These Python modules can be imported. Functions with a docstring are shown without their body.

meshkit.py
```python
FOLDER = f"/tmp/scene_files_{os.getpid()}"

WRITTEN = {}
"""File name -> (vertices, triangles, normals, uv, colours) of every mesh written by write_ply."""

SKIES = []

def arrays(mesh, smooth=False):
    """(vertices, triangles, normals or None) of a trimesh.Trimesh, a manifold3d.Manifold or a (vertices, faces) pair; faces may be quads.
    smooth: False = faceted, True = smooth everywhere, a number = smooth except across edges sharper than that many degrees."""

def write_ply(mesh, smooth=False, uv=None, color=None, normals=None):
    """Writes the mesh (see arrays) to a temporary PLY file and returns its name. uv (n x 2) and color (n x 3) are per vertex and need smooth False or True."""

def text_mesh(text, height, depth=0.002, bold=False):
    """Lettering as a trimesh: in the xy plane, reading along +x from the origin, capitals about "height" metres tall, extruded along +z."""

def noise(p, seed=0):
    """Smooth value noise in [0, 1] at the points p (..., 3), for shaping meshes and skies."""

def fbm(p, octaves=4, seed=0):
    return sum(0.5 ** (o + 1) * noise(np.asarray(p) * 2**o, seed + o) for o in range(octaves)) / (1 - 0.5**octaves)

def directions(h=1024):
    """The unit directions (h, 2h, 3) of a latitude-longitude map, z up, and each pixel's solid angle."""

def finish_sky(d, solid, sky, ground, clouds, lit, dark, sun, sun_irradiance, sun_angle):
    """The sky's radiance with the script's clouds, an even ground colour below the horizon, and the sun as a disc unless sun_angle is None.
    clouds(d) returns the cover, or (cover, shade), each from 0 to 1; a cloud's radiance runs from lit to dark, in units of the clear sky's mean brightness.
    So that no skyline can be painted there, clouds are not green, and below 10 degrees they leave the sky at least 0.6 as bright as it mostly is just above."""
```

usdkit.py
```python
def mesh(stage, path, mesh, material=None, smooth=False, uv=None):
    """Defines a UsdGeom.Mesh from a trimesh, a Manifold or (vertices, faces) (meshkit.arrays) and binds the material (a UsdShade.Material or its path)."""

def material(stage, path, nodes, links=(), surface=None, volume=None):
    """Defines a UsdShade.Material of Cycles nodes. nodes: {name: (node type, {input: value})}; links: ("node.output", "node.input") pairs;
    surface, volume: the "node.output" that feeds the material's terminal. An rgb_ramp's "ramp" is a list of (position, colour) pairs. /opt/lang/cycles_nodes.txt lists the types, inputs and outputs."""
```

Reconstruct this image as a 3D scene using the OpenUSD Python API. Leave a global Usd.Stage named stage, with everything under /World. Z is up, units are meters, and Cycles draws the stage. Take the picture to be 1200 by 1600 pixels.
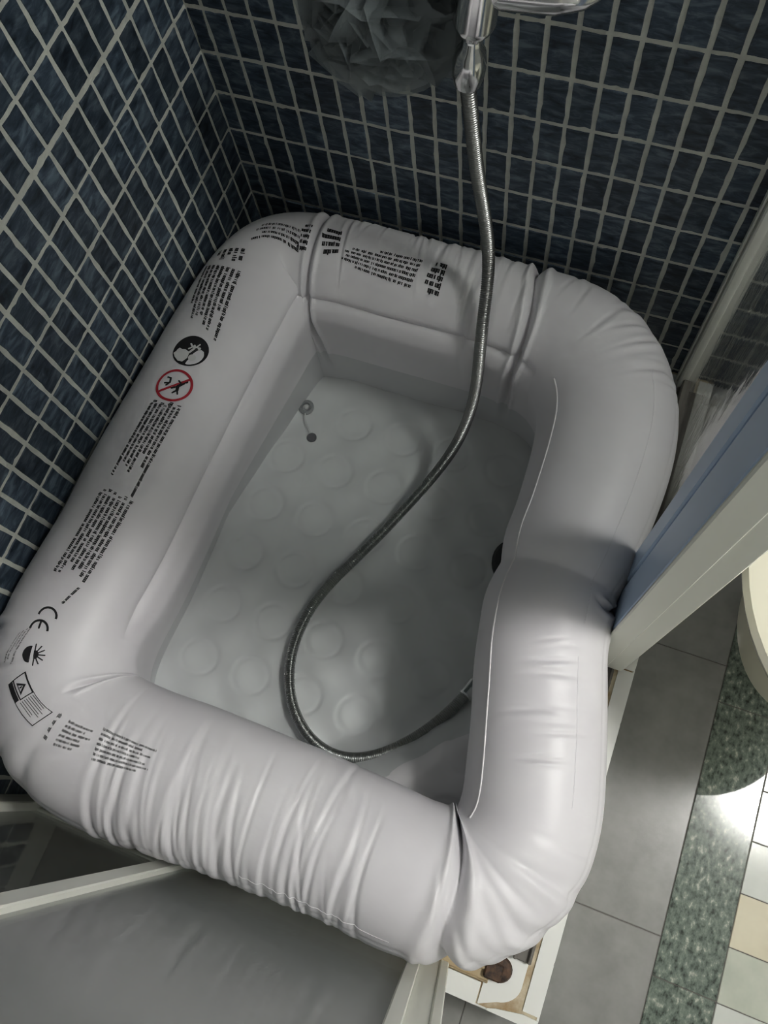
import math, random
import numpy as np, trimesh, usdkit, meshkit
from scipy.interpolate import CubicSpline
from shapely.geometry import Polygon
from pxr import Usd, UsdGeom, UsdShade, Gf, Sdf

stage = Usd.Stage.CreateInMemory()
UsdGeom.SetStageUpAxis(stage, UsdGeom.Tokens.z)
UsdGeom.SetStageMetersPerUnit(stage, 1.0)
UsdGeom.Xform.Define(stage, '/World')
UsdGeom.Scope.Define(stage, '/World/Looks')

# ------------------------------------------------------------------ camera, lamp, exposure
CAM_POS = (0.5628, -0.6828, 1.2423)
CAM_R = np.array([[0.932316, 0.347727, -0.099365], [0.298923, -0.895604, -0.329451], [-0.203551, 0.27745, -0.93893]])
F_PX = 1265.425
LAMP_POS = (1.665, -0.245, 2.22)
LAMP_RADIUS = 0.193
LAMP_STRENGTH = 30.0
LAMP_COLOR = (1.0, 0.985, 0.95)
EXPOSURE = 1.35
cam = UsdGeom.Camera.Define(stage, '/World/camera')
cam.CreateFocalLengthAttr(26.0)
cam.CreateHorizontalApertureAttr(26.0 * 1200 / F_PX)
cam.CreateVerticalApertureAttr(26.0 * 1600 / F_PX)
cam.CreateClippingRangeAttr(Gf.Vec2f(0.01, 50))
cam.CreateExposureAttr(EXPOSURE)
_r, _d, _f = CAM_R
cam.AddTransformOp().Set(Gf.Matrix4d(*_r, 0, *(-_d), 0, *(-_f), 0, *CAM_POS, 1))

# ------------------------------------------------------------------ helpers
_used = {}
def numbered(path):
    k = _used.get(path, 0); _used[path] = k + 1
    return path if k == 0 else '%s_%03d' % (path, k)
def P(parent): return parent.GetPath().pathString if parent is not None else '/World'
def tag(o, label=None, cat=None, group=None, kind=None):
    for k, v in (('label', label), ('category', cat), ('group', group), ('kind', kind)):
        if v: o.SetCustomDataByKey(k, v)
    return o
def obj(name, mesh, mat, parent=None, smooth=False, **t):
    m = usdkit.mesh(stage, numbered(P(parent) + '/' + name), mesh, mat, smooth=smooth)
    return tag(m.GetPrim(), **t)
def thing(name, label=None, cat=None, group=None, kind=None, loc=None):
    x = UsdGeom.Xform.Define(stage, numbered('/World/' + name))
    if loc is not None: x.AddTranslateOp().Set(Gf.Vec3d(*loc))
    return tag(x.GetPrim(), label, cat, group, kind)
def box(x0, x1, y0, y1, z0, z1, c=0.0):
    """an axis-aligned box with chamfered edges"""
    if c <= 0:
        m = trimesh.creation.box((x1 - x0, y1 - y0, z1 - z0))
        m.apply_translation(((x0 + x1) / 2, (y0 + y1) / 2, (z0 + z1) / 2)); return m
    p = []
    for x, sx in ((x0, 1), (x1, -1)):
        for y, sy in ((y0, 1), (y1, -1)):
            for z, sz in ((z0, 1), (z1, -1)):
                p += [(x + sx * c, y + sy * c, z), (x + sx * c, y, z + sz * c), (x, y + sy * c, z + sz * c)]
    return trimesh.convex.convex_hull(np.array(p))
def cat_(ms): return trimesh.util.concatenate(ms)
def grid_faces(n, m, wrap_n=False, wrap_m=False):
    i, j = np.meshgrid(np.arange(n if wrap_n else n - 1), np.arange(m if wrap_m else m - 1), indexing='ij')
    i, j = i.ravel(), j.ravel(); i2, j2 = (i + 1) % n, (j + 1) % m
    return np.stack([i * m + j, i2 * m + j, i2 * m + j2, i * m + j2], 1)
def quads(v, q, flip=False):
    f = np.vstack([q[:, [0, 1, 2]], q[:, [0, 2, 3]]])
    if flip: f = f[:, ::-1]
    return trimesh.Trimesh(v, f, process=False)
def sweep(path, radius, n=12, cap=True):
    """a round tube along a polyline; radius a number or one per point"""
    p = np.asarray(path, float); r = np.broadcast_to(np.asarray(radius, float), len(p))
    t = np.gradient(p, axis=0); t /= np.linalg.norm(t, axis=1, keepdims=True)
    u = np.cross(t[0], [0, 0, 1.0]);
    if np.linalg.norm(u) < 1e-3: u = np.cross(t[0], [0, 1.0, 0])
    us = []
    for k in range(len(p)):
        u = u - t[k] * (u @ t[k]); u /= np.linalg.norm(u); us.append(u)
    us = np.array(us); vs = np.cross(t, us)
    a = np.linspace(0, 2 * np.pi, n, endpoint=False)
    v = p[:, None] + r[:, None, None] * (us[:, None] * np.cos(a)[None, :, None] + vs[:, None] * np.sin(a)[None, :, None])
    m = quads(v.reshape(-1, 3), grid_faces(len(p), n, wrap_m=True))
    if cap:
        k = len(p) * n; v2 = np.vstack([m.vertices, p[0], p[-1]])
        f = [(k, (j + 1) % n, j) for j in range(n)] + [(k + 1, k - n + j, k - n + (j + 1) % n) for j in range(n)]
        m = trimesh.Trimesh(v2, np.vstack([m.faces, f]), process=False)
    m.fix_normals(); return m
def lathe(profile, n=32):
    return trimesh.creation.revolve(np.array(profile, float), sections=n)
def spline(pts, n):
    pts = np.array(pts, float); d = np.r_[0, np.cumsum(np.linalg.norm(np.diff(pts, axis=0), axis=1))]
    return CubicSpline(d, pts)(np.linspace(0, d[-1], n))

# ------------------------------------------------------------------ materials
def mat(name, nodes, links=(), surface='p.BSDF'):
    return usdkit.material(stage, '/World/Looks/' + name, nodes, links, surface=surface)
def plain(name, color, rough=0.5, metallic=0.0, **kw):
    return mat(name, {'p': ('principled_bsdf', {'base_color': color, 'roughness': rough, 'metallic': metallic, **kw})})
def speckle(name, stops, scale, rough, detail=6, stretch=None, bump=0.0, bscale=None, **kw):
    n = {'tc': ('texture_coordinate', {}), 'mp': ('mapping', {'scale': stretch or (1, 1, 1)}),
         'n': ('noise_texture', {'scale': scale, 'detail': detail, 'roughness': 0.6}),
         'r': ('rgb_ramp', {'ramp': stops}), 'p': ('principled_bsdf', {'roughness': rough, **kw})}
    l = [('tc.object', 'mp.vector'), ('mp.vector', 'n.vector'), ('n.fac', 'r.fac'), ('r.color', 'p.base_color')]
    if bump:
        n['n2'] = ('noise_texture', {'scale': bscale or scale, 'detail': 4}); n['b'] = ('bump', {'strength': 1.0, 'distance': bump})
        l += [('tc.object', 'n2.vector'), ('n2.fac', 'b.height'), ('b.normal', 'p.normal')]
    return mat(name, n, l)
def tile_look(name, tone, stretch):
    a, b, c = [tuple(x * tone for x in q) for q in ((.010, .016, .026), (.036, .054, .078), (.11, .145, .18))]
    n = {'tc': ('texture_coordinate', {}), 'mp': ('mapping', {'scale': stretch}),
         'n': ('noise_texture', {'scale': 1.0, 'detail': 5, 'roughness': 0.62, 'distortion': 0.6}),
         'r': ('rgb_ramp', {'ramp': [(0.32, a), (0.5, b), (0.70, c)]}),
         'b': ('bump', {'strength': 0.6, 'distance': 0.0006}),
         'p': ('principled_bsdf', {'roughness': 0.38, 'specular_ior_level': 0.35})}
    return mat(name, n, [('tc.object', 'mp.vector'), ('mp.vector', 'n.vector'), ('n.fac', 'r.fac'), ('r.color', 'p.base_color'), ('n.fac', 'b.height'), ('b.normal', 'p.normal')])
M = {}
for k, tone in enumerate((0.75, 0.95, 1.1, 1.35)):
    M['tile_left%d' % k] = tile_look('blue_tile_left_%d' % k, tone, (60, 34, 110))
    M['tile_back%d' % k] = tile_look('blue_tile_back_%d' % k, tone, (34, 60, 110))
M['grout'] = speckle('grout', [(0.3, (.46, .47, .43)), (0.7, (.62, .63, .57))], 40, 0.85, bump=0.0012, bscale=240)
M['pvc'] = mat('white_pvc', {'tc': ('texture_coordinate', {}), 'n': ('noise_texture', {'scale': 9, 'detail': 3}),
    'r': ('rgb_ramp', {'ramp': [(0.3, (.655, .640, .672)), (0.7, (.71, .70, .722))]}),
    'n2': ('noise_texture', {'scale': 70, 'detail': 3}), 'b': ('bump', {'strength': 0.25, 'distance': 0.001}),
    'p': ('principled_bsdf', {'roughness': 0.42, 'specular_ior_level': 0.45})},
    [('tc.object', 'n.vector'), ('n.fac', 'r.fac'), ('r.color', 'p.base_color'), ('tc.object', 'n2.vector'), ('n2.fac', 'b.height'), ('b.normal', 'p.normal')])
M['pvc_seam'] = plain('pvc_weld', (.78, .76, .77), 0.3)
M['pvc_floor'] = plain('pvc_floor', (.78, .77, .785), 0.4)
M['print_black'] = plain('black_print', (.012, .012, .014), 0.45)
M['print_grey'] = plain('grey_print', (.10, .10, .105), 0.5)
M['drain_grey'] = plain('drain_grey', (.30, .30, .31), 0.4)
M['plug_grey'] = plain('plug_grey', (.14, .135, .15), 0.45)
M['print_white'] = plain('white_print', (.6, .6, .6), 0.5)
M['print_red'] = plain('red_print', (.42, .02, .035), 0.45)
M['water'] = mat('bath_water', {'tc': ('texture_coordinate', {}), 'n': ('noise_texture', {'scale': 14, 'detail': 2}), 'b': ('bump', {'strength': 0.35, 'distance': 0.004}),
    't': ('transparent_bsdf', {'color': (.845, .872, .862)}), 'g': ('glossy_bsdf', {'color': (1, 1, 1), 'roughness': 0.03}),
    'f': ('fresnel', {'IOR': 1.33}), 'ge': ('geometry', {}), 'i': ('math', {'math_type': 'subtract', 'value1': 1.0}), 'x': ('math', {'math_type': 'multiply'}), 'm': ('mix_closure', {})},
    [('tc.object', 'n.vector'), ('n.fac', 'b.height'), ('b.normal', 'g.normal'), ('ge.backfacing', 'i.value2'), ('i.value', 'x.value1'), ('f.fac', 'x.value2'), ('x.value', 'm.fac'),
     ('t.BSDF', 'm.closure1'), ('g.BSDF', 'm.closure2')], surface='m.closure')
def acrylic(name, clear, milk, ior=1.45, rough=.14, graze=9.0):
    """patterned clear sheet: each of its two faces passes sqrt of the light, only the outer side of a face reflects"""
    c = math.sqrt(clear)
    return mat(name, {'tc': ('texture_coordinate', {}), 'mp': ('mapping', {'scale': (1, 1, 0.35)}), 'n': ('noise_texture', {'scale': 60, 'detail': 3}),
        'b': ('bump', {'strength': 0.5, 'distance': 0.0012}),
        't': ('transparent_bsdf', {'color': (c * .985, c, c * .99)}), 'd': ('translucent_bsdf', {'color': (.75, .78, .78)}), 'e': ('diffuse_bsdf', {'color': (.6, .63, .63)}),
        'de': ('mix_closure', {'fac': 0.5}), 'td': ('mix_closure', {'fac': milk}), 'g': ('glossy_bsdf', {'color': (.9, .9, .9), 'roughness': rough}), 'f0': ('fresnel', {'IOR': ior}), 'lw': ('layer_weight', {'blend': 0.5}), 'pw': ('math', {'math_type': 'power', 'value2': graze}), 'f': ('math', {'math_type': 'maximum'}),
        'ge': ('geometry', {}), 'i': ('math', {'math_type': 'subtract', 'value1': 1.0}), 'x': ('math', {'math_type': 'multiply'}), 'm': ('mix_closure', {})},
        [('tc.object', 'mp.vector'), ('mp.vector', 'n.vector'), ('n.fac', 'b.height'), ('b.normal', 'g.normal'), ('d.BSDF', 'de.closure1'), ('e.BSDF', 'de.closure2'),
         ('t.BSDF', 'td.closure1'), ('de.closure', 'td.closure2'), ('ge.backfacing', 'i.value2'), ('i.value', 'x.value1'), ('lw.facing', 'pw.value1'), ('pw.value', 'f.value1'), ('f0.fac', 'f.value2'), ('f.value', 'x.value2'), ('x.value', 'm.fac'),
         ('td.closure', 'm.closure1'), ('g.BSDF', 'm.closure2')], surface='m.closure')
M['acrylic'] = acrylic('patterned_acrylic', 0.56, 0.05, 1.5, .09, 1.9)
M['acrylic_front'] = acrylic('patterned_acrylic_front', 0.48, 0.38)
M['acrylic_fixed'] = acrylic('dirty_patterned_acrylic', 0.30, 0.08, 1.35, .3)
M['white_alu'] = plain('white_lacquered_aluminium', (.76, .77, .70), 0.38)
M['old_alu'] = plain('dull_aluminium', (.13, .12, .105), 0.5)
M['blue_film'] = plain('blue_film', (.55, .70, .93), 0.35)
M['blue_dark'] = plain('blue_groove', (.33, .45, .62), 0.4)
M['chrome'] = plain('chrome', (.80, .80, .80), 0.12, 1.0)
M['hose'] = plain('steel_hose', (.34, .34, .335), 0.33, 1.0)
M['dark_rubber'] = plain('dark_rubber', (.03, .03, .032), 0.5)
M['brass'] = plain('aged_brass', (.42, .33, .20), 0.5, 0.3)
M['rust'] = speckle('rusty_fitting', [(0.35, (.015, .011, .009)), (0.65, (.10, .05, .025))], 120, 0.7)
M['sill_tile'] = speckle('white_sill_tile', [(0.3, (.74, .75, .71)), (0.7, (.80, .81, .78))], 8, 0.2)
M['sill_grout'] = speckle('stained_grout', [(0.35, (.30, .20, .10)), (0.65, (.55, .49, .36))], 45, 0.9)
M['tray'] = plain('white_shower_tray', (.7, .7, .68), 0.3)
M['floor_dark'] = speckle('grey_floor_tile', [(0.25, (.19, .19, .18)), (0.5, (.24, .24, .228)), (0.8, (.29, .29, .275))], 22, 0.24, bump=0.00012, bscale=90)
M['granite'] = speckle('green_granite', [(0.34, (.03, .037, .03)), (0.46, (.11, .14, .115)), (0.58, (.18, .215, .18)), (0.70, (.50, .50, .42))], 105, 0.03, detail=8, stretch=(1.3, 0.8, 1))
for k, (q, r_) in enumerate((((.50, .53, .49), (.60, .62, .58)), ((.56, .52, .39), (.64, .60, .46)), ((.40, .43, .36), (.52, .54, .46)))):
    M['cream%d' % k] = speckle('pale_floor_tile_%d' % k, [(0.3, q), (0.7, r_)], 16, 0.05)
M['joint'] = plain('dark_floor_joint', (.12, .11, .10), 0.8)
M['paint'] = plain('white_paint', (.76, .76, .74), 0.8)
M['wall_plain'] = plain('pale_wall_tile', (.64, .64, .62), 0.35)
M['ceramic'] = mat('cream_ceramic', {'p': ('principled_bsdf', {'base_color': (.70, .68, .55), 'roughness': 0.12, 'coat_weight': 0.4})})
M['netting'] = mat('dark_netting', {'tc': ('texture_coordinate', {}), 'v': ('voronoi_texture', {'scale': 420, 'feature': 'distance_to_edge'}), 'rr': ('math', {'math_type': 'less_than', 'value2': 0.16}),
    't': ('transparent_bsdf', {}), 'p': ('principled_bsdf', {'base_color': (.23, .26, .275), 'roughness': 0.45}), 'm': ('mix_closure', {'fac': 0.5})},
    [('t.BSDF', 'm.closure1'), ('p.BSDF', 'm.closure2')], surface='m.closure')
M['lamp'] = mat('lamp_diffuser', {'e': ('emission', {'color': LAMP_COLOR, 'strength': LAMP_STRENGTH})}, surface='e.emission')

# ------------------------------------------------------------------ the room shell
TW, TH = 0.03, 0.0592645            # mosaic pitch across and down
A0, B0, ROW0 = 0.022733, 0.028355, 0.60   # width of the cut tiles in the corner, height of a joint line
X_MAX, Y_MIN, Z_TOP = 1.95, -1.7, 2.34
rng = random.Random(5)
def tile_mesh(u0, u1, v0, v1, frame, proud):
    """one glazed tile with a slightly wavy edge: u across, v up, proud of the grout; frame maps (u, v, n) to the room"""
    j = 0.0003
    pts = []
    for k in range(4): pts.append((u0 + (u1 - u0) * k / 4, v0))
    for k in range(5): pts.append((u1, v0 + (v1 - v0) * k / 5))
    for k in range(4): pts.append((u1 - (u1 - u0) * k / 4, v1))
    for k in range(5): pts.append((u0, v1 - (v1 - v0) * k / 5))
    p = np.array([(a + rng.gauss(0, j), b + rng.gauss(0, j)) for a, b in pts])
    c = p.mean(0); n = len(p)
    for k in range(n):
        if rng.random() < .04: p[k] += (c - p[k]) / np.linalg.norm(c - p[k]) * rng.uniform(.0006, .0017)   # a blob of grout
    inn = c + (p - c) * (1 - 0.0008 / np.maximum(np.linalg.norm(p - c, axis=1, keepdims=True), 1e-6) * 1.5)
    tilt = (rng.gauss(0, .006), rng.gauss(0, .006))
    top = proud + (inn - c) @ np.array(tilt)
    v = np.vstack([np.c_[p, np.full(n, -0.001)], np.c_[inn, top], [[c[0], c[1], proud]]])
    f = []
    for k in range(n):
        q = (k + 1) % n
        f += [(k, q, n + q), (k, n + q, n + k), (n + k, n + q, 2 * n)]
    return trimesh.Trimesh(frame(v), np.array(f), process=False)
def mosaic(root, frame, first, ncols, limit, part_rows, part_cols, key, wide_row=None, flip=False):
    rest = []
    for r in range(-29, 10):
        for c in range(ncols):
            u0, u1 = (0.0, first) if c == 0 else (first + (c - 1) * TW, first + c * TW)
            if u0 >= limit: break
            u1 = min(u1, limit)
            v1, v0 = ROW0 - r * TH, ROW0 - (r + 1) * TH
            if v0 < 0.02: continue
            g = 0.0022; gt = 0.0034 if r == wide_row else g; gb = 0.0034 if r + 1 == wide_row else g
            w = lambda: rng.uniform(-.0003, .0004)
            m = tile_mesh(u0 + g + w(), u1 - g + w(), v0 + gb + w(), v1 - gt + w(), frame, 0.0012 + rng.uniform(-.0002, .0003))
            if flip: m.invert()
            if r in part_rows and c < part_cols:
                obj('tile', m, M['%s%d' % (key, rng.choice((0, 1, 1, 2, 2, 3)))], root)
            else: rest.append(m)
    tag(obj('tile_field', cat_(rest), M[key + '1'], root), kind='stuff')
wl = thing('wall_left', 'blue mosaic wall along the printed long side of the bath', 'wall', kind='structure')
obj('grout', box(-0.1, 0, Y_MIN, 0.1, 0, Z_TOP), M['grout'], wl)
mosaic(wl, lambda v: np.c_[v[:, 2], -v[:, 0], v[:, 1]], B0, 70, 2.08, range(-3, 6), 31, 'tile_left', wide_row=-1, flip=True)
wb = thing('wall_back', 'blue mosaic wall behind the mixer tap and the hose', 'wall', kind='structure')
obj('grout', box(0, X_MAX, 0, 0.1, 0, Z_TOP), M['grout'], wb)
mosaic(wb, lambda v: np.c_[v[:, 0], -v[:, 2], v[:, 1]], A0, 70, X_MAX, range(-3, 6), 24, 'tile_back')
obj('wall_right', box(X_MAX, X_MAX + 0.1, Y_MIN, 0.1, 0, Z_TOP), M['wall_plain'], label='plain pale wall beyond the toilet', cat='wall', kind='structure')
obj('wall_front', box(-0.1, X_MAX + 0.1, Y_MIN - 0.1, Y_MIN, 0, Z_TOP), M['wall_plain'], label='plain pale wall facing the shower', cat='wall', kind='structure')
obj('ceiling', box(-0.1, X_MAX + 0.1, Y_MIN - 0.1, 0.1, Z_TOP, Z_TOP + 0.1), M['paint'], label='white painted ceiling with a round lamp', cat='ceiling', kind='structure')

# floor: dark tiles, a granite strip, small pale tiles
fl = thing('floor', 'bathroom floor of grey tiles with a green granite strip and pale tiles', 'floor', kind='structure')
obj('floor_bed', box(-0.1, X_MAX + 0.1, Y_MIN - 0.1, 0.1, -0.06, -0.0012), M['joint'], fl)
def floor_tile(name, x0, x1, y0, y1, m, g=0.0006):
    obj(name, box(x0 + g, x1 - g, y0 + g, y1 - g, -0.008, rng.uniform(-.0002, .0002), 0.0007), m, fl)
ys = [0.0, -0.38, -0.762, -1.144, -1.526, -1.9, Y_MIN]
xs = [0.0, 0.32, 0.64, 0.858]
for i in range(len(ys) - 1):
    floor_tile('floor_tile', 0.64, 0.858, ys[i + 1], ys[i], M['floor_dark'])
    if ys[i + 1] < -0.9:
        for x0, x1 in ((0, .32), (.32, .64)): floor_tile('floor_tile', x0, x1, ys[i + 1], min(ys[i], -0.9), M['floor_dark'])
gy = [0.0, -0.055, -0.434, -0.811, -1.19, -1.57, -1.95, Y_MIN]
for i in range(len(gy) - 1): floor_tile('granite_strip', 0.858, 0.942, gy[i + 1], gy[i], M['granite'])
for i in range(30):
    for j in range(14):
        y1 = -0.0695 * i + 0.022; y0 = y1 - 0.0695; x0 = 0.942 + 0.07 * j
        if y1 > 0: y1 = 0.0
        if y0 < Y_MIN or x0 + 0.07 > X_MAX + .03: continue
        k = (0, 1, 2)[(i + 2 * j + (i * j) % 3) % 3] if (i, j) not in ((8, 0), (7, 0)) else 0
        if i < 16 and j < 5: floor_tile('pale_tile', x0, x0 + 0.07, y0, y1, M['cream%d' % k])
pale = [box(0.942 + 0.07 * j + .0008, 0.942 + 0.07 * j + .0692, -0.0695 * i + 0.022 - .0687, min(-0.0695 * i + 0.0212, 0), -0.008, 0, .0007)
        for i in range(30) for j in range(14) if not (i < 16 and j < 5)]
tag(obj('pale_tile_field', cat_(pale), M['cream0'], fl), kind='stuff')

# ------------------------------------------------------------------ raised shower base: tray and tiled sill
SX, SY, SZ = 0.719, -0.906, 0.12
tray = thing('shower_tray', 'white shower tray under the inflatable bath', 'shower tray')
obj('tray_floor', box(0.002, 0.645, -0.83, -0.002, 0.02, 0.082, 0.004), M['tray'], tray)
obj('tray_rim', cat_([box(0.002, 0.02, -0.83, -0.002, 0.08, 0.115, 0.003), box(0.02, 0.645, -0.02, -0.002, 0.08, 0.115, 0.003)]), M['tray'], tray)
sill = thing('shower_sill', 'tiled white shower sill with brown stained grout around the tray', 'sill')
obj('grout_bed', cat_([box(0.646, SX - .002, SY + .002, -0.001, 0, SZ - .002), box(0.001, 0.646, SY + .002, -0.832, 0, SZ - .002)]), M['sill_grout'], sill)
def poly_tile(pts, z0, z1, m, parent, name='tile'):
    obj(name, trimesh.creation.extrude_polygon(Polygon(pts).buffer(-.0012).buffer(.0012), z1 - z0, engine='earcut').apply_translation((0, 0, z0)), m, parent)
ye = [-0.004, -0.15, -0.30, -0.458, -0.61, -0.76, -0.892]
for i in range(6):
    poly_tile([(0.6985, ye[i] - .001), (SX, ye[i] - .001), (SX, ye[i + 1] + .001), (0.6985, ye[i + 1] + .001)], SZ - .012, SZ, M['sill_tile'], sill)
    if i < 5: poly_tile([(0.648, ye[i] - .001), (0.6925, ye[i] - .001), (0.6925, ye[i + 1] + .001), (0.648, ye[i + 1] + .001)], SZ - .012, SZ - .001, M['sill_tile'], sill)
arc = [(0.6905 - .03 + .03 * math.cos(t), -0.868 + .026 * math.sin(t)) for t in np.linspace(0, -1.35, 9)]
poly_tile([(0.6455, -0.762), (0.691, -0.762)] + arc + [(0.6455, -0.9035)], SZ - .012, SZ, M['sill_tile'], sill)
poly_tile([(0.652, SY), (SX, SY), (SX, -0.895), (0.7, -0.8945), (0.668, -0.9005)], SZ - .012, SZ, M['sill_tile'], sill)
for x0, x1 in ((0.002, .09), (.0925, .2), (.2025, .31), (.3125, .42), (.4225, .53), (.5325, .6435)):
    poly_tile([(x0, SY), (x1, SY), (x1, -0.880), (x0, -0.880)], SZ - .012, SZ, M['sill_tile'], sill)
for k in range(12):
    obj('facing_tile', box(SX - .003, SX + .001, -0.0755 * (k + 1) + .001, -0.0755 * k - .001, 0.002, SZ - .004, .0008), M['sill_tile'], sill)
for k in range(9):
    obj('facing_tile', box(0.08 * k + .001, 0.08 * (k + 1) - .001, SY - .001, SY + .003, 0.002, SZ - .004, .0008), M['sill_tile'], sill)

# ------------------------------------------------------------------ shower enclosure
PZ0, PZ1 = SZ + 0.012, 1.98
right = thing('sliding_door', 'patterned sliding shower door with a blue edge, pressing into the bath', 'shower door')
obj('pane', box(0.679, 0.6825, -0.40, -0.03, PZ0 + .02, PZ1 - .03), M['acrylic'], right)
def stile_section(x0, x1, y0, y1, z0, z1): return box(x0, x1, y0, y1, z0, z1, 0.0025)
obj('stile', cat_([box(0.660, 0.702, -0.465, -0.445, PZ0, PZ1, .002), box(0.664, 0.702, -0.447, -0.383, PZ0, PZ1, .002)]), M['white_alu'], right)
obj('stile_lip', box(0.6545, 0.6795, -0.4695, -0.4645, PZ0, PZ1, .0015), M['white_alu'], right)
obj('edge_strip', cat_([box(0.655, 0.6645, -0.4035, -0.372, PZ0, PZ1, .002), box(0.655, 0.6645, -0.463, -0.4105, PZ0, PZ1, .002)]), M['blue_film'], right, label='pale blue strip')
obj('edge_groove', box(0.6585, 0.6642, -0.4115, -0.4025, PZ0, PZ1), M['blue_dark'], right, label='darker blue groove')
obj('bottom_rail', box(0.672, 0.690, -0.40, -0.03, PZ0, PZ0 + .024, .002), M['old_alu'], right, label='dull bottom rail')
obj('top_rail', box(0.672, 0.690, -0.40, -0.03, PZ1 - .035, PZ1, .002), M['white_alu'], right)
jb = thing('wall_profile', 'white upright door profile against the back wall', 'door frame')
obj('channel', box(0.668, 0.6905, -0.028, -0.001, SZ, 2.02, .002), M['white_alu'], jb)
obj('channel_lip', box(0.6645, 0.6675, -0.016, -0.001, SZ, 2.02, .001), M['white_alu'], jb)
jf = thing('wall_profile', 'white upright door profile on the left wall, below the bath corner', 'door frame')
obj('channel', box(0.001, 0.022, -0.918, -0.902, SZ, 2.02, .0015), M['white_alu'], jf)
obj('channel_lip', box(0.001, 0.03, -0.902, -0.889, SZ, 2.02, .0015), M['white_alu'], jf, label='shaded inner channel')
fx = thing('fixed_panel', 'fixed grey patterned shower panel beside the left wall', 'shower panel')
obj('pane', box(0.02, 0.33, -0.9045, -0.901, SZ + .02, PZ1 - .03), M['acrylic_fixed'], fx)
obj('bottom_rail', box(0.02, 0.33, -0.908, -0.897, SZ, SZ + .022, .0015), M['white_alu'], fx)
fd = thing('front_sliding_door', 'large grey patterned sliding door in white uprights below the bath', 'shower door')
obj('pane', box(0.27, 0.556, -0.878, -0.8745, PZ0 + .02, PZ1 - .03), M['acrylic_front'], fd)
obj('stile', cat_([box(0.258, 0.277, -0.885, -0.868, PZ0, PZ1, .0015)]), M['white_alu'], fd)
obj('stile', cat_([box(0.552, 0.567, -0.888, -0.866, PZ0, PZ1, .0015), box(0.566, 0.590, -0.884, -0.874, PZ0, PZ1, .0015), box(0.589, 0.600, -0.890, -0.872, PZ0, PZ1, .0015)]), M['white_alu'], fd, label='wide ribbed upright at the open end')
obj('bottom_rail', box(0.277, 0.552, -0.884, -0.869, PZ0, PZ0 + .024, .0015), M['white_alu'], fd)
obj('top_rail', box(0.277, 0.552, -0.884, -0.869, PZ1 - .035, PZ1, .0015), M['white_alu'], fd)
tk = thing('bottom_track', 'aged bottom door track along the sill, rusty at its corner', 'track')
obj('track_rail', cat_([box(0.024, 0.65, -0.878, -0.860, SZ, SZ + .004, .001), box(0.024, 0.65, -0.8645, -0.8605, SZ + .003, SZ + .009, .001), box(0.024, 0.65, -0.878, -0.8755, SZ + .003, SZ + .007, .001)]), M['brass'], tk, label='yellowed rail')
obj('track_rail', cat_([box(0.649, 0.697, -0.44, -0.03, SZ, SZ + .006, .001), box(0.670, 0.692, -0.84, -0.44, SZ, SZ + .006, .001), box(0.670, 0.674, -0.84, -0.03, SZ + .005, SZ + .012, .001), box(0.688, 0.692, -0.84, -0.03, SZ + .005, SZ + .012, .001)]), M['old_alu'], tk)
obj('corner_fitting', cat_([lathe([(0, 0), (.014, 0), (.015, .003), (.013, .008), (.008, .010), (0, .010)], 20).apply_translation((0.660, -0.858, SZ)), box(0.642, 0.664, -0.872, -0.852, SZ, SZ + .012, .002)]), M['rust'], tk, label='rusty brown corner fitting')

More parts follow.
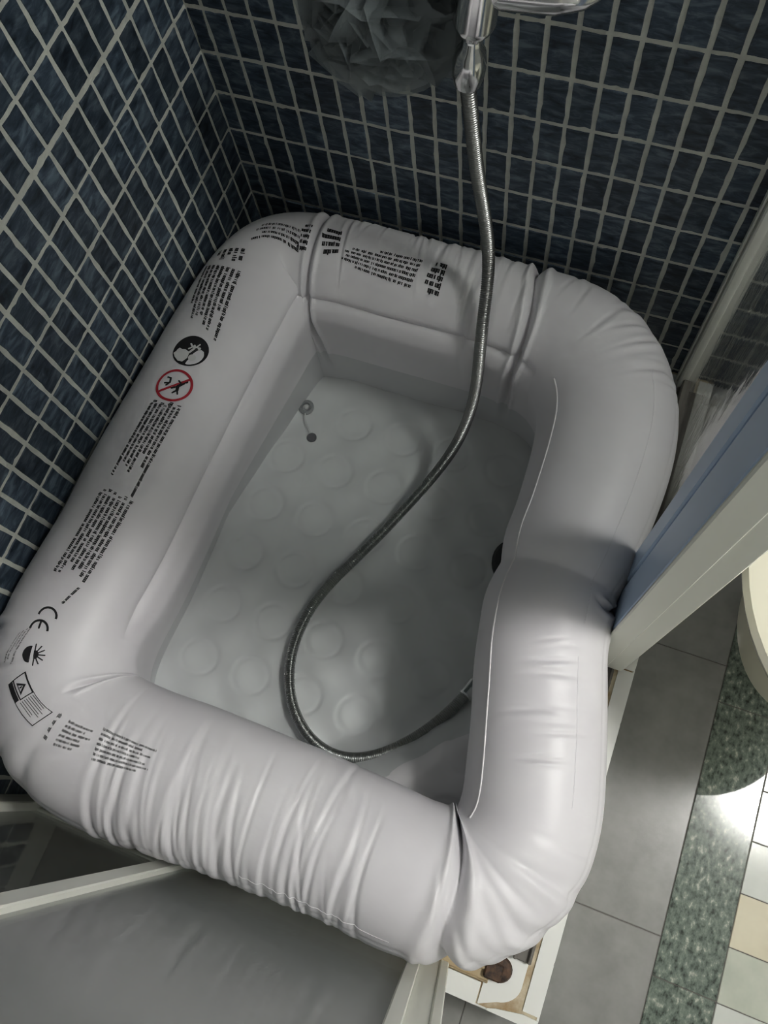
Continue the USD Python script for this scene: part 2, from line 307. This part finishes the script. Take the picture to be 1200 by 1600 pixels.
# ------------------------------------------------------------------ the inflatable bath
CTRL = np.array([  # x, y, z of the tube's axis and its radius, once round: left, back, right, front
    (.084, -.690, .352, .081), (.083, -.600, .348, .081), (.083, -.450, .338, .081), (.083, -.300, .325, .080), (.084, -.190, .314, .079),
    (.103, -.122, .309, .076), (.165, -.102, .309, .074), (.270, -.101, .309, .073), (.370, -.101, .309, .073), (.430, -.104, .309, .073), (.475, -.109, .310, .077),
    (.525, -.128, .310, .083), (.562, -.165, .310, .085), (.583, -.215, .310, .085), (.589, -.27, .310, .083), (.588, -.340, .310, .079), (.583, -.420, .310, .074), (.587, -.495, .310, .0735), (.605, -.571, .310, .0737),
    (.622, -.640, .310, .074), (.628, -.700, .310, .074), (.605, -.752, .312, .075), (.545, -.776, .316, .077), (.480, -.775, .318, .0775), (.408, -.773, .320, .079), (.300, -.774, .326, .082),
    (.200, -.777, .336, .084), (.130, -.762, .346, .083)])
BATH_FLOOR, WATER_Z = 0.105, 0.20
_d = np.r_[0, np.cumsum(np.linalg.norm(np.diff(np.vstack([CTRL, CTRL[:1]])[:, :2], axis=0), axis=1))]
BATH_LEN = _d[-1]
_path = CubicSpline(_d, np.vstack([CTRL, CTRL[:1]]), bc_type='periodic')
def ring(s):
    """axis point, radius and inward normal of the bath's tube at the distance s round it"""
    s = np.asarray(s, float) % BATH_LEN
    q, t = _path(s), _path(s, 1)[..., :2]
    t = t / np.linalg.norm(t, axis=-1, keepdims=True)
    return q[..., :3], q[..., 3], np.stack([t[..., 1], -t[..., 0]], -1)
def s_of(x, y):
    g = np.linspace(0, BATH_LEN, 4000); q = _path(g)
    return g[np.argmin((q[:, 0] - x) ** 2 + (q[:, 1] - y) ** 2)]
wr = random.Random(11)
WRINKLES = []   # s, angle, angular spread, width, depth, slant
def wrinkles(s0, s1, n, th, spread, w, depth):
    for _ in range(n):
        WRINKLES.append((s0 + (s1 - s0) * wr.random(), math.radians(wr.gauss(*th)), math.radians(wr.uniform(*spread)), wr.uniform(*w), wr.uniform(*depth), wr.gauss(.006, .006)))
S = {k: s_of(*v) for k, v in dict(bl=(.16, -.10), br=(.46, -.107), fr=(.60, -.757), fr2=(.50, -.775), fl=(.12, -.758), flf=(.20, -.776), l0=(.083, -.665), r0=(.57, -.15), r1=(.587, -.5), r2=(.62, -.66)).items()}
wrinkles(S['fr2'], S['flf'], 66, (-35, 32), (25, 55), (.0018, .0036), (.0005, .0015))
wrinkles(S['fr2'], S['flf'], 6, (-50, 20), (40, 60), (.0030, .0045), (.0014, .0024))
wrinkles(S['fr2'], S['fl'] + .02, 22, (-75, 20), (20, 40), (.003, .006), (.0006, .0016))
wrinkles(S['bl'] + .01, S['br'], 34, (-50, 25), (20, 45), (.0016, .0032), (.0007, .0020))
wrinkles(S['br'] - .10, S['br'] - .01, 7, (10, 30), (25, 50), (.0025, .004), (.001, .0026))
wrinkles(S['br'] + .02, S['r0'] + .05, 20, (-45, 16), (14, 28), (.0022, .004), (.0008, .0020))
wrinkles(S['fr'] - .09, S['fr'] + .05, 18, (-58, 20), (16, 34), (.0025, .005), (.0010, .0026))
wrinkles(S['fl'] - .03, S['fl'] + .09, 14, (-60, 20), (18, 40), (.0025, .005), (.0010, .0026))
wrinkles(S['r1'], S['r2'], 16, (-5, 15), (8, 22), (.0018, .0035), (.0005, .0014))
# s, width, depth, slant, angles between which it runs
CREASES = [(s_of(.158, -.102), .0030, .011, 0.0, -150, 150), (s_of(.452, -.106), .0045, .014, .012, -150, 150), (s_of(.578, -.768), .006, .016, -.012, -150, 150), (s_of(.118, -.755), .0045, .006, 0.0, 20, 140),
           (s_of(.583, -.425), .016, .0055, 0.0, -150, 150), (s_of(.583, -.418), .0035, .007, -.03, -130, -35), (s_of(.585, -.455), .004, .003, .02, -120, -40)]
def bath_surface(s, th, relief=True):
    """the bath's skin: s round the ring, th = 0 at the top and growing towards the inside"""
    s, th = np.broadcast_arrays(np.asarray(s, float), np.asarray(th, float))
    c, r, n = ring(s)
    st, ct = np.sin(th), np.cos(th)
    b = c[..., 2] - BATH_FLOOR + 0.012
    low = ct < 0
    X = np.where(low, r * np.sign(st) * np.abs(st) ** 1.30, r * st)
    Z = np.where(low, -b * np.abs(ct) ** 1.30, r * ct)
    ph = np.degrees((th + np.pi) % (2 * np.pi) - np.pi) - 90      # the inner wall drops steeply to the floor
    tp = .27 + np.clip((c[..., 2] - .310) * 26, 0, .68)
    u = np.clip(ph / 68, 0, 1); w = np.clip((ph - 68) / 22, 0, 1)
    inner = ph > 0
    X = np.where(inner, r * (1 - tp * u ** 1.15) * (1 - w), X)
    Z = np.where(inner, -b * u, Z)
    if relief:
        d = np.zeros(s.shape)
        for (s0, t0, ts, w, dep, sl) in WRINKLES:
            dth = (th - t0 + np.pi) % (2 * np.pi) - np.pi
            ds = (s - s0 - sl * dth + BATH_LEN / 2) % BATH_LEN - BATH_LEN / 2
            m = np.abs(ds) < 5 * w
            if not m.any(): continue
            q = ds[m] / w
            d[m] += dep * (-np.exp(-q * q) + 0.55 * np.exp(-((q - 1.9) / 1.3) ** 2)) * np.exp(-(dth[m] / ts) ** 2)
        for (s0, w, dep, sl, ta, tb) in CREASES:
            dth = (th + np.pi) % (2 * np.pi) - np.pi
            ds = (s - s0 - sl * np.sin(dth * 1.6) + BATH_LEN / 2) % BATH_LEN - BATH_LEN / 2
            q = ds / w
            d += dep * (-np.exp(-np.abs(q) ** 1.3) + 0.25 * np.exp(-((np.abs(q) - 2.4) / 1.2) ** 2)) * np.clip((np.degrees(dth) - ta) / 18, 0, 1) * np.clip((tb - np.degrees(dth)) / 18, 0, 1)
        d += 0.0016 * (meshkit.noise(np.stack([c[..., 0] * 22 + st * 1.2, c[..., 1] * 22, ct * 1.5 + 3], -1), 3) - .5)
        sm = s % BATH_LEN
        band = np.clip((sm - S['l0']) / .05, 0, 1) * np.clip((S['br'] + .06 - sm) / .05, 0, 1)   # inner fold along the left and back sides
        d += band * (-0.0070 * np.exp(-(np.abs(th - math.radians(66)) / .075) ** 1.4) + .0048 * np.exp(-((th - math.radians(92)) / .27) ** 2))
        d += -0.0010 * np.exp(-((th + math.radians(62)) / .03) ** 2)
        d *= np.where(st < 0, np.clip((ct + .45) / .6, 0, 1), np.clip((ct + .95) / .5, 0, 1))
        X = X + d * st; Z = Z + d * ct
    return np.stack([c[..., 0] + n[..., 0] * X, c[..., 1] + n[..., 1] * X, c[..., 2] + Z], -1)
bath = thing('inflatable_bath', 'white inflatable baby bath with printed warnings, filled with water in the shower', 'inflatable bath')
NS, NT = 1300, 150
_s = np.linspace(0, BATH_LEN, NS, endpoint=False); _q = np.linspace(-np.pi, np.pi, NT, endpoint=False); _t = _q - .30 * np.exp(-((_q - 1.15) / .5) ** 2) * np.tanh((1.15 - _q) * -3.0)   # finer near the inner fold
obj('air_tube', quads(bath_surface(_s[:, None], _t[None, :]).reshape(-1, 3), grid_faces(NS, NT, True, True)), M['pvc'], bath, smooth=True)
# weld line along the inner side
_ws = np.linspace(S['br'] + .12, s_of(.628, -.70) + .02, 200)
_wp = bath_surface(_ws, math.radians(50))
obj('weld_seam', sweep(_wp, 0.0011, 8), M['pvc_seam'], bath, smooth=True, label='thin white weld line')
for s0, s1, a in ((S['fr2'] - .03, S['fr2'] + .13, -52), (S['r1'] + .02, S['fr'] - .10, -28), (S['r0'] + .03, S['r1'] - .02, -30)):
    obj('weld_seam', sweep(bath_surface(np.linspace(s0, s1, 120), math.radians(a)), 0.0004, 6), M['pvc'], bath, smooth=True)
# padded floor with round welds
gx, gyy = np.meshgrid(np.arange(.07, .62, .003), np.arange(-.76, -.09, .003), indexing='ij')
SPOTS = [(.14 + .081 * i, -.226 - .0823 * j) for i in range(6) for j in range(7)]
hz = np.full(gx.shape, BATH_FLOOR)
for (cx, cy) in SPOTS:
    if math.hypot(cx - .14, cy + .226) < .01: continue
    rr = np.hypot(gx - cx, gyy - cy)
    hz += np.where(rr < .024, -.0012 * (1 - (rr / .024) ** 6) + .0, 0) - .0022 * np.exp(-((rr - .0255) / .0032) ** 2)
hz += .003 * np.sin(gx * 78 - 1.2) * np.sin(gyy * 76) + .004 * (meshkit.noise(np.stack([gx * 16, gyy * 16, gx * 0], -1), 8) - .5)
ramp = np.clip(((gx - .44) * .72 + (-.60 - gyy) * .69) / .10, 0, 1)
hz += .107 * ramp * ramp * (3 - 2 * ramp)
edge_in = np.minimum.reduce([gx - .10, .565 - gx, gyy + .715, -.135 - gyy])
obj('padded_floor', quads(np.stack([gx, gyy, hz], -1).reshape(-1, 3), grid_faces(*gx.shape), True), M['pvc_floor'], bath, smooth=True)
plug = obj('drain_ring', lathe([(.006, .0), (.012, 0), (.0125, .004), (.010, .006), (.007, .0055), (.006, .002), (.006, 0)], 28).apply_translation((.138, -.222, BATH_FLOOR - .001)), M['drain_grey'], bath, smooth=30, label='grey drain ring')
obj('drain_stud', lathe([(0, 0), (.004, 0), (.004, .005), (.002, .007), (0, .007)], 16).apply_translation((.138, -.222, BATH_FLOOR - .001)), M['pvc_seam'], bath, smooth=30)
obj('drain_plug', lathe([(0, 0), (.0075, 0), (.008, .003), (.006, .006), (0, .006)], 20).apply_translation((.166, -.268, BATH_FLOOR - .001)), M['plug_grey'], bath, smooth=30, label='small dark plug')
obj('plug_tether', sweep(spline([(.141, -.233, BATH_FLOOR + .003), (.147, -.245, BATH_FLOOR + .005), (.158, -.258, BATH_FLOOR + .005), (.163, -.264, BATH_FLOOR + .003)], 20), .0012, 6), M['pvc_seam'], bath)
# prints: flat marks that lie on the skin, laid out in (distance round the ring, angle)
pr = random.Random(21)
def on_skin(uv, lift=.0005):
    uv = np.asarray(uv, float); s, t = uv[:, 0], uv[:, 1]
    p = bath_surface(s, t); e = .0015
    n = np.cross(bath_surface(s + e, t, False) - bath_surface(s - e, t, False), bath_surface(s, t + .02, False) - bath_surface(s, t - .02, False))
    n /= np.linalg.norm(n, axis=1, keepdims=True)
    c = ring(s)[0]; n *= np.sign(((p - c) * n).sum(1, keepdims=True))
    return p + n * lift
class Print:
    """collects flat polygons in a unit frame and wraps them onto the bath"""
    def __init__(self, to_uv): self.f, self.p, self.t, self.n = to_uv, [], [], 0
    def quad(self, x0, y0, x1, y1): self.poly([(x0, y0), (x1, y0), (x1, y1), (x0, y1)], [(0, 1, 2), (0, 2, 3)])
    def poly(self, pts, tris):
        self.p += [self.f(x, y) for x, y in pts]; self.t += [(a + self.n, b + self.n, c + self.n) for a, b, c in tris]; self.n += len(pts)
    def shape(self, g, fine=None):
        for q in getattr(g, 'geoms', [g]):
            if q.is_empty: continue
            v, f = trimesh.creation.triangulate_polygon(q.segmentize(fine) if fine else q, engine='earcut')
            self.poly([tuple(a) for a in v[:, :2]], [tuple(a) for a in f])
    def build(self, name, m, label=None, lift=.0005):
        obj(name, trimesh.Trimesh(on_skin(self.p, lift), np.array(self.t), process=False), m, bath, label=label)
def frame(c):
    """bilinear frame from the four corners: start and end of the first line, end and start of the last"""
    c = np.array(c, float); d = c[:, 0] - c[0, 0]; c[:, 0] = c[0, 0] + (d + BATH_LEN / 2) % BATH_LEN - BATH_LEN / 2
    return lambda x, y: tuple((c[0] * (1 - x) + c[1] * x) * (1 - y) + (c[3] * (1 - x) + c[2] * x) * y)
def lettering(P_, y0, h, x0, x1, length, bold=1.0, gap=.3):
    """a line of small print-like strokes; length and h give the aspect of a letter"""
    w = h * .62; x = x0
    while x < x1 - w:
        for _ in range(pr.choice((2, 3, 4, 5, 6, 7, 8))):
            if x > x1 - w: break
            a = .16 * w * bold + .05 * w; k = pr.random()
            up = y0 - (h * .32 if pr.random() < .22 else 0) ; lo = y0 + h + (h * .28 if pr.random() < .1 else 0)
            P_.quad(x, up, x + a * 1.5, lo)
            if k < .72: P_.quad(x + w * .62, y0, x + w * .62 + a * 1.5, y0 + h)
            if k < .5: P_.quad(x, y0, x + w * .7, y0 + h * .24)
            if .25 < k < .85: P_.quad(x, y0 + h * .78, x + w * .7, y0 + h)
            if k > .8: P_.quad(x, y0 + h * .4, x + w * .6, y0 + h * .62)
            x += w
        x += w * .7
def block(c, nlines, ends, name='printed_text', bold=1.0, fill=.46, starts=None, m='print_black'):
    P_ = Print(frame(c)); c = np.array(c, float)
    d = c[:, 0] - c[0, 0]; d = (d + BATH_LEN / 2) % BATH_LEN - BATH_LEN / 2
    lu = math.hypot(d[1], (c[1, 1] - c[0, 1]) * .08); lv = math.hypot(d[3], (c[3, 1] - c[0, 1]) * .08)
    for k in range(nlines):
        g = Print(lambda x, y, k=k: P_.f(x, y))
        h = fill / nlines; asp = h * lv / lu       # a letter's height measured along the line
        y = (k + .25) / nlines
        sub = Print(lambda x, yy, y=y, h=h, asp=asp: P_.f(x, y + (yy / asp) * h))
        lettering(sub, 0, asp, (starts or [0] * 20)[k], ends[k % len(ends)], 1, bold)
        P_.p += sub.p; P_.t += [(a + P_.n, b + P_.n, q + P_.n) for a, b, q in sub.t]; P_.n += sub.n
    P_.build(name, M[m])
Q = {  # corners of each printed block: (distance round the ring, angle)
    'head_left': ((0.5364, -0.074), (0.5153, 0.047), (0.5105, -0.552), (0.5257, -0.647)),
    'text_left': ((0.5041, 0.12), (0.3951, 0.324), (0.4169, -0.357), (0.5061, -0.736)),
    'text_mid': ((0.2969, 0.346), (0.1745, 0.321), (0.1943, -0.16), (0.2921, -0.133)),
    'dots_mid': ((0.3026, 0.352), (0.2969, 0.346), (0.2913, -0.127), (0.2967, -0.132)),
    'text_low': ((0.1656, 0.345), (0.0664, 0.318), (0.0654, -0.196), (0.1703, -0.183)),
    'dots_low': ((0.1733, 0.356), (0.1675, 0.352), (0.1709, -0.153), (0.1776, -0.155)),
    'tail': ((0.0633, 0.303), (0.0396, 0.209), (0.0403, 0.159), (0.0634, 0.246)),
    'small_grey': ((0.0087, -0.065), (2.1914, -0.275), (2.1959, -0.449), (2.2194, -0.263)),
    'label_box': ((2.184, -0.052), (2.1302, 0.133), (2.1326, -0.154), (2.176, -0.315)),
    'text_back': ((0.7719, 0.512), (0.6714, 0.4), (0.6701, -0.015), (0.777, -0.073)),
    'heads_back': ((0.8101, 0.542), (0.7845, 0.504), (0.7847, -0.105), (0.8087, -0.088)),
    'heads_back2': ((0.6663, 0.254), (0.6369, 0.38), (0.6305, -0.272), (0.6601, -0.222)),
    'text_seam': ((0.6134, 0.375), (0.5471, -0.156), (0.5664, -0.444), (0.6104, -0.132)),
    'slant_seam': ((0.6239, 0.328), (0.6087, 0.29), (0.6098, -0.281), (0.6235, -0.246)),
    'text_front': ((2.0721, 0.327), (2.0098, 0.304), (2.0093, -0.013), (2.0664, -0.09)),
    'text_front2': ((2.1091, 0.211), (2.0762, 0.252), (2.0769, -0.05), (2.1064, -0.155)),
    'dots_front': ((2.1249, 0.202), (2.1189, 0.212), (2.1127, -0.18), (2.1177, -0.177)),
}
block(Q['head_left'], 5, [.9, 1, .6, 1, .5], bold=1.7, fill=.55)
block(Q['text_left'], 8, [1, .62, .95, .92, .8, .86, .95, .7], bold=1.5, fill=.52)
block(Q['dots_mid'], 4, [1, 1, 1], bold=1.4, starts=[.3, .0, .5, .1])
block(Q['text_mid'], 7, [1, .72, .6, .86, .80, .78, 1], bold=1.6, fill=.54)
block(Q['dots_low'], 6, [1, 1, 1], bold=1.4, starts=[.3, .0, .5, .1, 0, .4])
block(Q['text_low'], 7, [1, .93, .86, .9, .84, .98, 1], bold=1.6, fill=.54)
block(Q['tail'], 1, [1], fill=.6, bold=1.6)
block(Q['small_grey'], 4, [1, .6, .9, 1], m='print_grey')
block(Q['text_back'], 6, [.8, 1, .95, 1, .9, .55], bold=1.5, fill=.5)
block(Q['heads_back'], 5, [.7, .85, .9, .85, .75], bold=1.8, fill=.6)
block(Q['heads_back2'], 4, [.8, .75, .95, .7], bold=1.8, fill=.55)
block(Q['text_seam'], 4, [1, .85, .95, .9], bold=1.4)
block(Q['slant_seam'], 5, [1, .9, 1], bold=1.8, fill=.5)
block(Q['text_front'], 7, [1, .8, .95, .8, .9, 1, .8], m='print_grey', bold=1.3)
block(Q['text_front2'], 6, [.9, .75, 1, .7, .8, .6], m='print_grey', bold=1.3)
block(Q['dots_front'], 4, [1, 1], m='print_grey', bold=1.5)
from shapely.geometry import Point, LineString
from shapely.ops import unary_union
from shapely import affinity
def mark(s0, t0, r):
    """a frame in metres / r round one point of the skin: x along the reading direction, y towards the inside"""
    rr = float(ring(s0)[1]); return lambda x, y: (s0 - x * r, t0 + y * r / rr)
def ln(*p, w=.1): return LineString(p).buffer(w / 2, cap_style='round')
# black disc: a grown-up beside a small child
D = Print(mark(.3734, .022, .0222)); D.shape(Point(0, 0).buffer(1, 24), .12); D.build('warning_disc', M['print_black'], 'round black pictogram')
D = Print(mark(.3734, .022, .0222))
body = Polygon([(.16, -.02), (.50, .02), (.76, -.12), (.78, -.34), (.60, -.62), (.40, -.80), (.12, -.60), (.06, -.3)]).buffer(.05)
D.shape(unary_union([Point(.40, .30).buffer(.21, 10), body]), .2)
D.shape(unary_union([ln((.12, .02), (-.18, .16), (-.36, .10), w=.13), ln((-.30, .30), (-.26, .02), (-.42, -.14), w=.10), ln((-.26, .04), (-.08, -.12), w=.09), ln((-.34, .26), (-.52, .34), w=.09), Point(-.27, .42).buffer(.09)]), .2)
D.build('disc_figures', M['print_white'], 'white figures of an adult and a child', lift=.0009)
# red ring with bar: no diving
D = Print(mark(.3223, .070, .0222))
fig = unary_union([ln((-.30, .42), (-.02, .22), (.22, .28), w=.17), ln((-.02, .22), (.20, -.05), w=.10), ln((-.2, .36), (-.34, .12), w=.09), ln((.2, .28), (.44, .12), w=.10), ln((.2, .28), (.42, .40), w=.09), Point(-.42, .52).buffer(.09),
                   ln((-.36, -.38), (-.10, -.30), (.12, -.42), w=.11), ln((-.36, -.38), (-.36, -.56), w=.10), ln((-.06, -.32), (.02, -.56), w=.10)])
D.shape(fig, .2); D.build('diving_figure', M['print_black'], 'black diving figure')
D = Print(mark(.3223, .070, .0222)); D.shape(unary_union([Point(0, 0).buffer(1, 24).difference(Point(0, 0).buffer(.86, 24)), ln((-.66, .66), (.66, -.66), w=.13)]), .12)
D.build('prohibition_ring', M['print_red'], 'red prohibition ring with a slanting bar', lift=.0009)
# CE mark
def arc_(cx, r=1.0): return LineString([(cx + r * math.cos(a), r * math.sin(a)) for a in np.linspace(math.radians(90), math.radians(270), 18)]).buffer(.12, cap_style='flat')
D = Print(mark(.0240, .070, .0100)); D.shape(arc_(.25), .15); D.build('ce_mark', M['print_black'])
D = Print(mark(.0085, .020, .0100)); D.shape(unary_union([arc_(.25), ln((-.7, 0), (.05, 0), w=.22)]), .15); D.build('ce_mark', M['print_black'])
# hand-like round emblem with rays
D = Print(mark(2.2005, .028, .0135))
D.shape(Point(0, -.25).buffer(.62, 14).intersection(Polygon([(-1, -1), (1, -1), (1, -.32), (-1, -.10)])), .2)
D.shape(unary_union([Point(.05, .10).buffer(.34, 12).intersection(Polygon([(-1, .06), (1, .02), (1, 1), (-1, 1)]))] + [ln((.05 + .34 * math.cos(a), .12 + .34 * math.sin(a)), (.05 + .8 * math.cos(a), .12 + .8 * math.sin(a)), w=.10) for a in np.radians((-5, 25, 55, 85, 115, 145, 180))]), .2)
D.build('hand_emblem', M['print_black'])
# boxed label with a warning triangle
D = Print(frame(Q['label_box']))
b = .02
for x0, y0, x1, y1 in ((0, 0, 1, .03), (0, .97, 1, 1), (0, 0, b, 1), (1 - b, 0, 1, 1), (0, .0, .42, .07), (.40, 0, .42, .72), (0, .66, .42, .72)):
    for k in range(6):
        if x1 - x0 > y1 - y0: D.quad(x0 + (x1 - x0) * k / 6, y0, x0 + (x1 - x0) * (k + 1) / 6, y1)
        else: D.quad(x0, y0 + (y1 - y0) * k / 6, x1, y0 + (y1 - y0) * (k + 1) / 6)
for k in range(4): D.quad(.10 * k, .76, .10 * (k + 1), 1)
D.shape(Polygon([(.09, .58), (.34, .58), (.21, .16)]).difference(Polygon([(.15, .53), (.28, .53), (.21, .30)])), .1)
D.shape(Polygon([(.195, .50), (.225, .50), (.22, .36), (.20, .36)]))
D.build('label_frame', M['print_black'], lift=.0009)
D = Print(frame(Q['label_box']))
for k in range(7): D.quad(.45, .10 + .11 * k, pr.uniform(.7, .93), .135 + .11 * k)
D.build('label_lines', M['print_grey'])
# ------------------------------------------------------------------ water
_ss = np.linspace(0, BATH_LEN, 400, endpoint=False)
_th = np.linspace(math.radians(70), math.radians(165), 300)
_g = bath_surface(_ss[:, None], _th[None, :], False)
_k = np.argmin(np.abs(_g[:, :, 2] - WATER_Z), axis=1)
_w = Polygon(_g[np.arange(400), _k][:, :2]).buffer(0)
if _w.geom_type != 'Polygon': _w = max(_w.geoms, key=lambda q: q.area)
wm = trimesh.creation.triangulate_polygon(_w.buffer(.002), engine='earcut')
wv = np.c_[np.asarray(wm[0])[:, :2], np.full(len(wm[0]), WATER_Z)]
obj('bath_water', trimesh.Trimesh(wv, np.asarray(wm[1]), process=False), M['water'], label='clear shallow water standing in the inflatable bath', cat='water', kind='stuff')

# ------------------------------------------------------------------ shower hose, hand shower, mixer tap
hose_pts = [(.366, -.100, .668), (.371, -.101, .62), (.377, -.101, .56), (.388, -.104, .49), (.398, -.120, .432), (.405, -.158, .388), (.409, -.186, .325), (.408, -.206, .255),
            (.395, -.245, .185), (.372, -.290, .145), (.345, -.345, .125), (.322, -.395, .119), (.296, -.450, .118), (.273, -.510, .118), (.267, -.570, .118), (.280, -.625, .119),
            (.315, -.672, .122), (.360, -.694, .132), (.410, -.690, .146), (.455, -.660, .156), (.492, -.615, .158), (.518, -.565, .150)]
hp = spline(hose_pts, 2600)
k = np.arange(len(hp)); L = np.r_[0, np.cumsum(np.linalg.norm(np.diff(hp, axis=0), axis=1))]
hs = thing('shower_hose', 'ribbed steel shower hose draped over the bath into the water', 'shower hose')
obj('ribbed_sleeve', sweep(hp, .0071 + .0007 * np.cos(L / .0026 * 2 * np.pi), 14), M['hose'], hs, smooth=True)
def along(profile, p, d, n=28):
    m = lathe(profile, n); T = trimesh.geometry.align_vectors([0, 0, 1], np.array(d, float) / np.linalg.norm(d)); m.apply_transform(T); m.apply_translation(p); return m
obj('hose_nut', along([(0, 0), (.009, 0), (.0105, .002), (.0105, .012), (.0115, .014), (.0115, .022), (.009, .024), (0, .024)], hp[-8], hp[-1] - hp[-20]), M['chrome'], hs, smooth=30)
hd = thing('hand_shower', 'chrome hand shower lying under water along the right tube', 'hand shower')
hp2 = spline([tuple(hp[-1] + (hp[-1] - hp[-20]) / np.linalg.norm(hp[-1] - hp[-20]) * .014), (.532, -.52, .146), (.532, -.46, .142), (.525, -.41, .136)], 40)
obj('handle', sweep(hp2, np.linspace(.010, .012, 40), 18), M['chrome'], hd, smooth=40)
obj('spray_head', along([(0, -.012), (.018, -.010), (.034, -.002), (.036, .006), (.033, .010), (0, .010)], (.526, -.372, .138), (.25, .1, 1)), M['dark_rubber'], hd, smooth=30, label='dark round spray head')
mx = thing('mixer_tap', 'chrome mixer tap on the back wall above the bath', 'tap')
obj('tap_body', cat_([along([(0, 0), (.024, 0), (.027, .004), (.027, .085), (.024, .09), (0, .09)], (.352, -.085, .805), (1, 0, 0)),
                      along([(0, 0), (.016, 0), (.0185, .006), (.0185, .06), (0, .06)], (.371, -.098, .725), (.12, .1, 1))]), M['chrome'], mx, smooth=30)
obj('hose_union', along([(0, 0), (.0095, 0), (.0125, .002), (.0150, .012), (.0155, .024), (.0135, .036), (.0095, .042), (.0088, .050), (.0115, .054), (.0115, .060), (0, .060)], (.3655, -.0995, .667), (.10, .02, 1)), M['chrome'], mx, smooth=30)
obj('lever', along([(0, 0), (.019, 0), (.021, .006), (.019, .05), (.012, .072), (.004, .082), (0, .082)], (.392, -.098, .772), (1, 0, .03)), M['chrome'], mx, smooth=30)
obj('wall_flange', cat_([along([(0, 0), (.030, 0), (.028, .006), (.012, .012), (.012, .06), (0, .06)], (.378, -.003, .805), (0, -1, 0)), along([(0, 0), (.030, 0), (.028, .006), (.012, .012), (.012, .06), (0, .06)], (.415, -.003, .805), (0, -1, 0))]), M['chrome'], mx, smooth=30)

# mesh sponge
sp = thing('bath_sponge', 'dark grey netted bath sponge hanging beside the tap', 'sponge')
sr = np.random.RandomState(4); petals = []
for q in range(58):
    ax = sr.normal(size=3); ax /= np.linalg.norm(ax); u = np.cross(ax, sr.normal(size=3)); u /= np.linalg.norm(u); v = np.cross(ax, u)
    na, nr = 34, 7
    a = np.linspace(0, 2 * np.pi, na); rr = np.linspace(.012, sr.uniform(.055, .082), nr)
    wav = sr.randint(4, 8); ph = sr.rand() * 6.28; amp = sr.uniform(.010, .022)
    A, RR = np.meshgrid(a, rr, indexing='ij')
    off = sr.uniform(-.045, .045)
    hgt = off * (1 - .3 * RR / .08) + amp * np.sin(wav * A + ph) * (RR / .08) ** 1.4 + .006 * np.sin(3 * wav * A) * (RR / .08) ** 2
    R2 = np.sqrt(np.maximum(RR ** 2 - (hgt * .55) ** 2, 1e-5))
    pts = u * (R2 * np.cos(A))[..., None] + v * (R2 * np.sin(A))[..., None] + ax * hgt[..., None]
    petals.append(quads(pts.reshape(-1, 3) * np.array([1, .72, 1]), grid_faces(na, nr)))
pm = cat_(petals); pm.apply_translation((.277, -.072, .704))
obj('netting', pm, M['netting'], sp, smooth=True)
obj('hanging_cord', sweep(spline([(.284, -.075, .74), (.286, -.06, .80), (.30, -.055, .835), (.31, -.06, .832)], 24), .0016, 6), M['netting'], sp)

# ------------------------------------------------------------------ toilet
to = thing('toilet', 'cream ceramic toilet bowl standing beside the shower', 'toilet')
def oval(cx, cy, hx, hy, z, n=56):
    a = np.linspace(0, 2 * np.pi, n, endpoint=False)
    return np.c_[cx + hx * np.cos(a), cy + hy * np.sin(a) * np.where(np.sin(a) > 0, .85, .93), np.full(n, z)]
def loft(rings, cap=True):
    n = len(rings[0]); v = np.vstack(rings); m = quads(v, grid_faces(len(rings), n, wrap_m=True))
    k = len(v); v = np.vstack([v, rings[0].mean(0), rings[-1].mean(0)])
    f = [(k, (j + 1) % n, j) for j in range(n)] + [(k + 1, k - n + j, k - n + (j + 1) % n) for j in range(n)]
    m = trimesh.Trimesh(v, np.vstack([m.faces, f]), process=False); m.fix_normals(); return m
tcx, tcy = .925, -.33
obj('pedestal', loft([oval(tcx + .03, tcy + .05, .10, .15, 0.0), oval(tcx + .03, tcy + .05, .098, .145, .03), oval(tcx + .03, tcy + .05, .085, .12, .12), oval(tcx + .02, tcy + .04, .09, .13, .2), oval(tcx + .01, tcy + .02, .12, .16, .27)]), M['ceramic'], to, smooth=40)
obj('bowl', loft([oval(tcx + .01, tcy + .02, .115, .155, .26), oval(tcx, tcy + .01, .145, .185, .32), oval(tcx, tcy, .163, .205, .365), oval(tcx, tcy, .170, .213, .385), oval(tcx, tcy, .172, .216, .395), oval(tcx, tcy, .166, .21, .402), oval(tcx, tcy, .125, .165, .402), oval(tcx, tcy, .118, .155, .385), oval(tcx, tcy, .10, .13, .30), oval(tcx, tcy + .02, .05, .06, .22)]), M['ceramic'], to, smooth=40)
obj('seat', loft([oval(tcx, tcy, .120, .16, .4025), oval(tcx, tcy, .170, .215, .4025), oval(tcx, tcy, .177, .222, .409), oval(tcx, tcy, .173, .217, .418), oval(tcx, tcy, .150, .19, .422), oval(tcx, tcy, .122, .162, .416), oval(tcx, tcy, .119, .158, .404)], False), M['ceramic'], to, smooth=40)

# ------------------------------------------------------------------ ceiling lamp
lp = thing('ceiling_lamp', 'round ceiling lamp lighting the bathroom', 'lamp')
obj('lamp_base', lathe([(0, 0), (LAMP_RADIUS * .6, 0), (LAMP_RADIUS * .6, -.02), (0, -.02)], 48).apply_translation((LAMP_POS[0], LAMP_POS[1], Z_TOP)), M['paint'], lp, smooth=30)
obj('diffuser', lathe([(LAMP_RADIUS * math.sin(t), -.045 * math.cos(t)) for t in np.linspace(0, math.pi, 25)], 48).apply_translation((LAMP_POS[0], LAMP_POS[1], LAMP_POS[2] + .045)), M['lamp'], lp, smooth=True)
